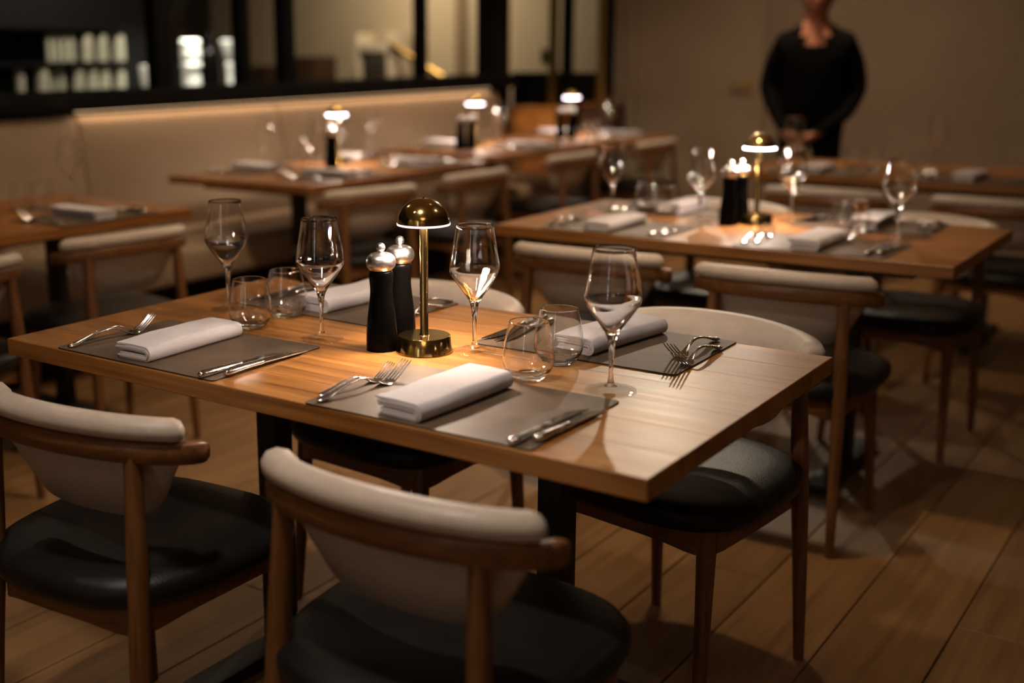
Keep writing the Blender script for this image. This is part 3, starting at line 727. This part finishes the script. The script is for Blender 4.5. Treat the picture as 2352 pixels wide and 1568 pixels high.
# booth tables
E90, W90 = R(90), R(-90)
def T(label): return label
setting(-2.045, 0.87, E90, 'on the leftmost booth table', 11)
wine_glass('single wine glass before the banquette on the leftmost booth table', -2.384, 1.076)
tumbler('tumbler on the leftmost booth table, at the very photo edge', -2.345, 0.830)
tumbler('tumbler on the leftmost booth table, beside its edge twin', -2.305, 0.890)
setting(-2.18, 2.36, E90, 'on the pedestal booth table, at its near corner', 13)
setting(-2.18, 3.05, E90, 'on the pedestal booth table, long napkin toward the aisle', 14)
setting(-2.67, 2.38, W90, 'on the pedestal booth table, napkin before the beige backrest', 15)
setting(-2.67, 3.06, W90, 'on the pedestal booth table, small napkin behind the mills', 16)
table_lamp('brass dome lamp on the pedestal booth table', -2.53, 2.83, power=3.6)
mill('black mill nearer the camera on the pedestal booth table', -2.44, 2.68)
mill('black mill beside the lamp on the pedestal booth table', -2.50, 2.74)
wine_glass('wine glass before the backrest seam on the pedestal booth table', -2.72, 2.50)
wine_glass('wine glass left of the mills on the pedestal booth table', -2.47, 2.56)
wine_glass('wine glass behind the lamp on the pedestal booth table', -2.60, 2.93)
wine_glass('wine glass before the pale backrest, between two lamps', -2.62, 3.22)
tumbler('tumbler on the pedestal booth table, left of the mills', -2.46, 2.36)
tumbler('tumbler on the pedestal booth table, close to the left mill', -2.36, 2.42)
tumbler('tumbler on the pedestal booth table, right of the lamp', -2.54, 3.10)
tumbler('tumbler on the pedestal booth table, beside the long napkin', -2.43, 3.14)
setting(-2.23, 4.22, E90, 'on the two-seat booth table, aisle side', 17)
setting(-2.72, 4.02, W90, 'on the two-seat booth table, banquette side', 18)
table_lamp('brass dome lamp at the rounded end of the banquette', -2.56, 4.13, power=3.6)
mill('black mill standing left under the banquette end lamp', -2.475, 3.85)
mill('black mill standing right under the banquette end lamp', -2.445, 3.915)
wine_glass('wine glass right of the banquette end lamp', -2.52, 4.33)
tumbler('tumbler on the two-seat booth table, near the mills', -2.40, 4.05)
tumbler('tumbler on the two-seat booth table, near the aisle napkin', -2.45, 4.22)
setting(-2.19, 5.28, E90, 'on the two-seat table by the taupe wall, aisle side', 19)
setting(-2.63, 5.22, W90, 'on the two-seat table by the taupe wall, divider side', 20)
table_lamp('brass dome lamp before the black divider panels', -2.47, 5.13, power=3.6)
mill('black mill standing left under the divider lamp', -2.42, 4.90)
mill('black mill standing right under the divider lamp', -2.37, 4.95)
wine_glass('wine glass against the dark post by the taupe wall', -2.34, 5.42)
tumbler('tumbler on the two-seat table by the wall, left one', -2.30, 5.05)
tumbler('tumbler on the two-seat table by the wall, right one', -2.32, 5.20)

# ------------------------------------------------------------------ behind the glazing: bar and corridor
sideb = thing('sideboard', 'low honey wood sideboard near the lamp before the divider', 'sideboard', (-3.20, 6.01, 0))
obj('body', boxm('side_body', 'cabinet', -0.19, 0.19, -0.16, 0.16, 0.06, 0.86, bev=0.004), sideb)
obj('top', boxm('side_top', 'cabinet', -0.20, 0.20, -0.17, 0.17, 0.86, 0.885, bev=0.004), sideb)
for s in (-1, 1): obj('door', boxm('side_door%d' % s, 'cabinet', min(s * 0.005, s * 0.185), max(s * 0.005, s * 0.185), -0.178, -0.16, 0.08, 0.85, bev=0.003), sideb)
obj('plinth', boxm('side_plinth', 'frame', -0.18, 0.18, -0.14, 0.15, 0.0, 0.06), sideb)
cab = thing('cabinet', 'dark brown cabinet between the divider posts', 'cabinet', (-2.72, 6.03, 0))
obj('body', boxm('cab_body', 'underwood', -0.10, 0.10, -0.15, 0.15, 0.05, 0.90, bev=0.004), cab)
obj('top', boxm('cab_top', 'chairwood', -0.11, 0.11, -0.16, 0.16, 0.90, 0.925, bev=0.004), cab)
obj('plinth', boxm('cab_plinth', 'frame', -0.09, 0.09, -0.13, 0.14, 0.0, 0.05), cab)

bar = thing('bar_shelf', 'black bar shelving with rows of pale glasses behind the window', 'shelf', (-5.75, 3.6, 0))
obj('back_panel', boxm('bar_back', 'frame', -0.20, -0.17, -1.6, 1.7, 0.0, 2.4), bar)
obj('counter', boxm('bar_counter', 'frame', -0.17, 0.40, -1.6, 1.7, 0.0, 1.03, bev=0.004), bar)
obj('shelf', boxm('bar_sh', 'frame', -0.17, 0.10, -1.6, 0.60, 1.225, 1.245), bar)
obj('shelf', boxm('bar_sh2', 'frame', -0.17, 0.10, -1.6, 0.60, 1.47, 1.49), bar)
def carafe(name, label, mat, prof, x, y, z, cat='carafe', group='pale glassware on the bar shelves'):
    o = obj(name, mesh(name + str(prof[2]) + str(len(prof)) + str(prof[-1]), mat, lambda bm: lathe(bm, catmull2(prof), 24, 0), 60), None, (x, y, z))
    return tag(o, label, cat, group)
def jarp(r, h): return [(0, 0), (r * 0.92, 0), (r, 0.006), (r, h * 0.55), (r * 0.97, h * 0.8), (r * 0.9, h * 0.97), (r * 0.82, h), (0, h)]
UB = -5.72
def vrow(px_v, n): return px_v
for k, (v, r, h) in enumerate(((3.28, 0.036, 0.17), (3.46, 0.052, 0.18), (3.555, 0.020, 0.17), (3.625, 0.026, 0.18), (3.77, 0.046, 0.185), (3.89, 0.046, 0.19), (4.00, 0.045, 0.188), (4.145, 0.047, 0.186))):
    carafe('glass_jar', ('milky glass jar on the lower bar shelf, %s' % ('cut by the photo edge', 'wide one at left', 'slim one beside the wide jar', 'slim one before the dark gap', 'stained one', 'tall one beside the stained jar', 'tall bright one', 'last one before the dark post')[k]), 'olive', jarp(r, h), UB, v, 1.03, 'jar')
for k, (v, r, h) in enumerate(((3.54, 0.022, 0.19), (3.60, 0.022, 0.19), (3.665, 0.024, 0.19), (3.73, 0.026, 0.19), (3.865, 0.045, 0.19), (4.00, 0.045, 0.19), (4.155, 0.047, 0.19))):
    carafe('glass_jar', ('pale glass jar on the upper bar shelf, %s' % ('first of the three slim ones', 'second of the three slim ones', 'third of the three slim ones', 'narrow one beside the slim ones', 'first of three wide ones', 'middle of three wide ones', 'last of three wide ones')[k]), 'olive', jarp(r, h), UB, v, 1.245, 'jar')
carafe('white_jug', 'bright white jug standing alone before the dark window post', 'opal', [(0, 0), (0.030, 0), (0.036, 0.01), (0.045, 0.06), (0.050, 0.11), (0.052, 0.165), (0.048, 0.178), (0, 0.18)], -5.45, 4.175, 1.03, 'jug', 'white vessels on the bar counter')
VASE = [(0, 0), (0.066, 0), (0.072, 0.008), (0.070, 0.06), (0.070, 0.13), (0.077, 0.16), (0.077, 0.185), (0.070, 0.195), (0.068, 0.202), (0.075, 0.214), (0.077, 0.26), (0.073, 0.30), (0.07, 0.36), (0, 0.36)]
carafe('white_vase', 'tall waisted white vase in the second window', 'opal', VASE, -5.45, 4.615, 1.03, 'vase', 'white vessels on the bar counter')
GOB = [(0, 0), (0.028, 0), (0.032, 0.006), (0.030, 0.06), (0.030, 0.12), (0.035, 0.165), (0.034, 0.18), (0.028, 0.19), (0.036, 0.21), (0.055, 0.27), (0.068, 0.32), (0.07, 0.36), (0, 0.36)]
carafe('white_vase', 'white vase flaring upward from a slim foot in the second window', 'opal', GOB, -5.45, 5.03, 1.03, 'vase', 'white vessels on the bar counter')
bt = obj('dark_bottle', mesh('dark_bottle', 'mill', lambda bm: lathe(bm, catmull2([(0, 0), (0.07, 0), (0.075, 0.01), (0.075, 0.20), (0.06, 0.27), (0.03, 0.31), (0.025, 0.40), (0, 0.40)]), 28), 60), None, (-5.45, 4.815, 1.03))
tag(bt, 'black bottle silhouette between the two white vases', 'bottle')
lamp('bar_spot', 'AREA', (-5.2, 4.6, 2.3), 16, (1.0, 0.95, 0.84), (-5.45, 4.55, 1.15), 0.1, spread=R(60))
# corridor furniture
def cabinet(name, label, cat, x0, x1, y0, y1, h, mat, n):
    t = thing(name, label, cat, ((x0 + x1) / 2, (y0 + y1) / 2, 0))
    a, b = (x1 - x0) / 2, (y1 - y0) / 2
    obj('body', boxm(name + 'b%d' % n, mat, -a, a, -b, b, 0.06, h, bev=0.004), t)
    obj('plinth', boxm(name + 'p%d' % n, 'frame', -a + 0.01, a - 0.01, -b + 0.01, b - 0.01, 0.0, 0.06), t)
    for s in (-1, 1): obj('door', boxm(name + 'd%d%d' % (n, s), mat, min(s * 0.006, s * (a - 0.01)), max(s * 0.006, s * (a - 0.01)), -b - 0.015, -b, 0.08, h - 0.02, bev=0.003), t)
    return t

cabinet('cabinet', 'low dark cabinet under the tan wall, seen through the third window', 'cabinet', -7.42, -6.90, 7.08, 7.38, 1.15, 'underwood', 1)
cabinet('cabinet', 'taller dark cabinet beside the window post, before the pale wall', 'cabinet', -6.84, -6.34, 7.08, 7.38, 1.245, 'underwood', 2)
sh = thing('white_shelf_unit', 'white open shelf unit holding a grey box behind the glazing', 'shelf', (-5.62, 7.22, 0))
for nm, a in (('side_panel', (0.13, 0.22, 0.0, 1.46)), ('side_panel', (-0.24, -0.20, 0.0, 1.46))):
    obj(nm, boxm('ws%.2f' % a[0], 'white', a[0], a[1], -0.14, 0.14, a[2], a[3], bev=0.004), sh)
for z0, z1 in ((0.96, 0.99), (1.285, 1.36)): obj('shelf_board', boxm('wsb%.2f' % z0, 'white', -0.20, 0.13, -0.14, 0.14, z0, z1, bev=0.004), sh)
bx = obj('storage_box', boxm('storage_box', 'darkwall', -0.155, 0.125, -0.13, 0.12, 0.0, 0.272, bev=0.006), None, (-5.62, 7.22, 0.99))
tag(bx, 'dark grey box on the white shelf unit behind the glazing', 'box')
rl = thing('stair_rail', 'brass handrail sloping down before the pale corridor wall', 'handrail', (-5.1, 7.05, 0))
obj('rail', mesh('stair_rail', 'brassdull', lambda bm: sweep(bm, [(-0.33, 0, 1.36), (0.0, 0, 1.19), (0.45, 0, 0.96)], [(0.022, 0.03)] * 3, 10)), rl)
for x, h in ((-0.22, 1.29), (0.36, 0.99)):
    obj('baluster', mesh('bal%.2f' % h, 'brassdull', lambda bm: sweep(bm, [(x, 0, 0), (x, 0, h / 2), (x, 0, h)], [(0.012, 0.012)] * 3, 8, (1, 0, 0))), rl)
struct('trim_2', boxm('corridor_trim', 'wall', -4.92, -4.80, 7.37, 7.40, 0.0, 2.8))
wp = obj('wall_switch', boxm('switch', 'frame', -0.05, 0.05, -0.012, 0.0, -0.06, 0.06, bev=0.003), None, (-3.98, 7.40, 1.24))
tag(wp, 'small dark square fixed on the pale corridor wall', 'switch')

# ------------------------------------------------------------------ person
PX = thing('person', 'person in a black V-neck top standing with hands clasped by the door', 'person', (-0.835, 4.905, 0), R(17.4))
def person_mesh():
    bm = bmesh.new()
    V = {}
    sk = bm.verts.layers.skin.verify()
    def v(n, co, r): V[n] = bm.verts.new(co); V[n][sk].radius = r if isinstance(r, tuple) else (r, r)
    v('pel', (0, 0.01, 0.90), (0.175, 0.125)); v('wai', (0, 0.01, 1.05), (0.205, 0.12)); v('che', (0, 0.01, 1.20), (0.20, 0.125)); v('uch', (0, 0.015, 1.33), (0.15, 0.09))
    v('nek', (0, 0.012, 1.435), 0.052); v('hb', (0, -0.008, 1.51), 0.066); v('hm', (0, -0.012, 1.575), 0.078); v('ht', (0, 0.0, 1.645), 0.066)
    E = [('pel', 'wai'), ('wai', 'che'), ('che', 'uch'), ('uch', 'nek'), ('nek', 'hb'), ('hb', 'hm'), ('hm', 'ht')]
    for s, n in ((-1, 'l'), (1, 'r')):
        v('sh' + n, (s * 0.165, 0.015, 1.335), 0.062); v('ua' + n, (s * 0.215, 0.03, 1.21), 0.058); v('el' + n, (s * 0.24, 0.03, 1.08), 0.055)
        v('fa' + n, (s * 0.185, -0.07, 0.95), 0.040); v('wr' + n, (s * 0.075 - 0.05, -0.155, 0.845), 0.029); v('pa' + n, (s * 0.030 - 0.06, -0.178, 0.80), (0.034, 0.020))
        v('hp' + n, (s * 0.09, 0.01, 0.83), 0.095); v('kn' + n, (s * 0.10, 0.0, 0.47), 0.062); v('cf' + n, (s * 0.10, 0.02, 0.30), 0.055); v('an' + n, (s * 0.10, 0.03, 0.09), 0.042)
        v('he' + n, (s * 0.105, 0.03, 0.04), 0.038); v('to' + n, (s * 0.12, -0.15, 0.03), (0.042, 0.028))
        E += [('uch', 'sh' + n), ('sh' + n, 'ua' + n), ('ua' + n, 'el' + n), ('el' + n, 'fa' + n), ('fa' + n, 'wr' + n), ('wr' + n, 'pa' + n), ('pel', 'hp' + n), ('hp' + n, 'kn' + n), ('kn' + n, 'cf' + n), ('cf' + n, 'an' + n), ('an' + n, 'he' + n), ('he' + n, 'to' + n)]
    for a, b in E: bm.edges.new((V[a], V[b]))
    V['pel'][sk].use_root = True
    me = bpy.data.meshes.new('person_skin'); bm.to_mesh(me); bm.free()
    o = bpy.data.objects.new('tmp', me); COL.objects.link(o)
    sm = o.modifiers.new('skin', 'SKIN'); sm.use_smooth_shade = True
    sb = o.modifiers.new('sub', 'SUBSURF'); sb.levels = 2; sb.render_levels = 2
    dg = bpy.context.evaluated_depsgraph_get()
    out = bpy.data.meshes.new_from_object(o.evaluated_get(dg))
    bpy.data.objects.remove(o)
    out.materials.clear()
    for k in ('black', 'skin'): out.materials.append(M[k])
    for f in out.polygons:
        c = f.center
        sk_ = (c.z > 1.425) or (c.y < -0.02 and c.z > 1.262 and abs(c.x) < (c.z - 1.262) * 0.5) or (c.z < 0.855 and c.z > 0.72 and c.y < -0.115 and abs(c.x + 0.05) < 0.12)
        f.material_index = 1 if sk_ else 0
        f.use_smooth = True
    return out
body = obj('body', person_mesh(), PX)
def ell(bm, c, r, sub=2):
    bmesh.ops.create_icosphere(bm, subdivisions=sub, radius=1.0, matrix=Matrix.Translation(c) @ Matrix.Diagonal((*r, 1)))
obj('hair', mesh('person_hair', 'hair', lambda bm: (ell(bm, (0, 0.022, 1.625), (0.086, 0.092, 0.078), 3), ell(bm, (0, 0.055, 1.56), (0.076, 0.052, 0.085), 3))), PX)
obj('nose', mesh('person_nose', 'skin', lambda bm: sweep(bm, [(0, -0.082, 1.592), (0, -0.094, 1.572), (0, -0.101, 1.552), (0, -0.086, 1.543)], [(0.006, 0.006), (0.009, 0.009), (0.014, 0.011), (0.008, 0.006)], 10, (1, 0, 0))), PX)
obj('mouth', mesh('person_mouth', 'lip', lambda bm: (ell(bm, (0, -0.080, 1.524), (0.022, 0.008, 0.005)), ell(bm, (0, -0.079, 1.516), (0.019, 0.008, 0.006)))), PX)
for s in (-1, 1):
    e = obj('eye', mesh('person_eye%d' % s, 'eye', lambda bm: ell(bm, (s * 0.031, -0.072, 1.588), (0.014, 0.009, 0.008))), PX)
    obj('iris', mesh('person_iris%d' % s, 'iris', lambda bm: ell(bm, (s * 0.031, -0.080, 1.588), (0.006, 0.003, 0.006))), e)
    obj('ear', mesh('person_ear%d' % s, 'skin', lambda bm: ell(bm, (s * 0.080, 0.008, 1.572), (0.010, 0.018, 0.030))), PX)
    def fingers(bm, s=s):
        for i in range(4):
            z = 0.808 - i * 0.0165 + (0.004 if s < 0 else 0); L = (0.060, 0.068, 0.065, 0.052)[i]
            sweep(bm, [(s * 0.028, -0.186 - (0.012 if s > 0 else 0), z), (s * (0.028 - L * 0.5), -0.198 - (0.012 if s > 0 else 0), z - 0.006), (s * (0.028 - L), -0.190 - (0.012 if s > 0 else 0), z - 0.013)], [(0.0085, 0.0085), (0.008, 0.008), (0.006, 0.006)], 8)
        sweep(bm, [(s * 0.040, -0.182, 0.826), (s * 0.022, -0.200, 0.834), (s * 0.002, -0.206, 0.826)], [(0.010, 0.010), (0.010, 0.009), (0.006, 0.006)], 8)
    obj('finger', mesh('person_fingers%d' % s, 'skin', fingers), PX)

    for v in CACHE[('person_fingers%d' % s, 'skin')].vertices: v.co.x -= 0.06
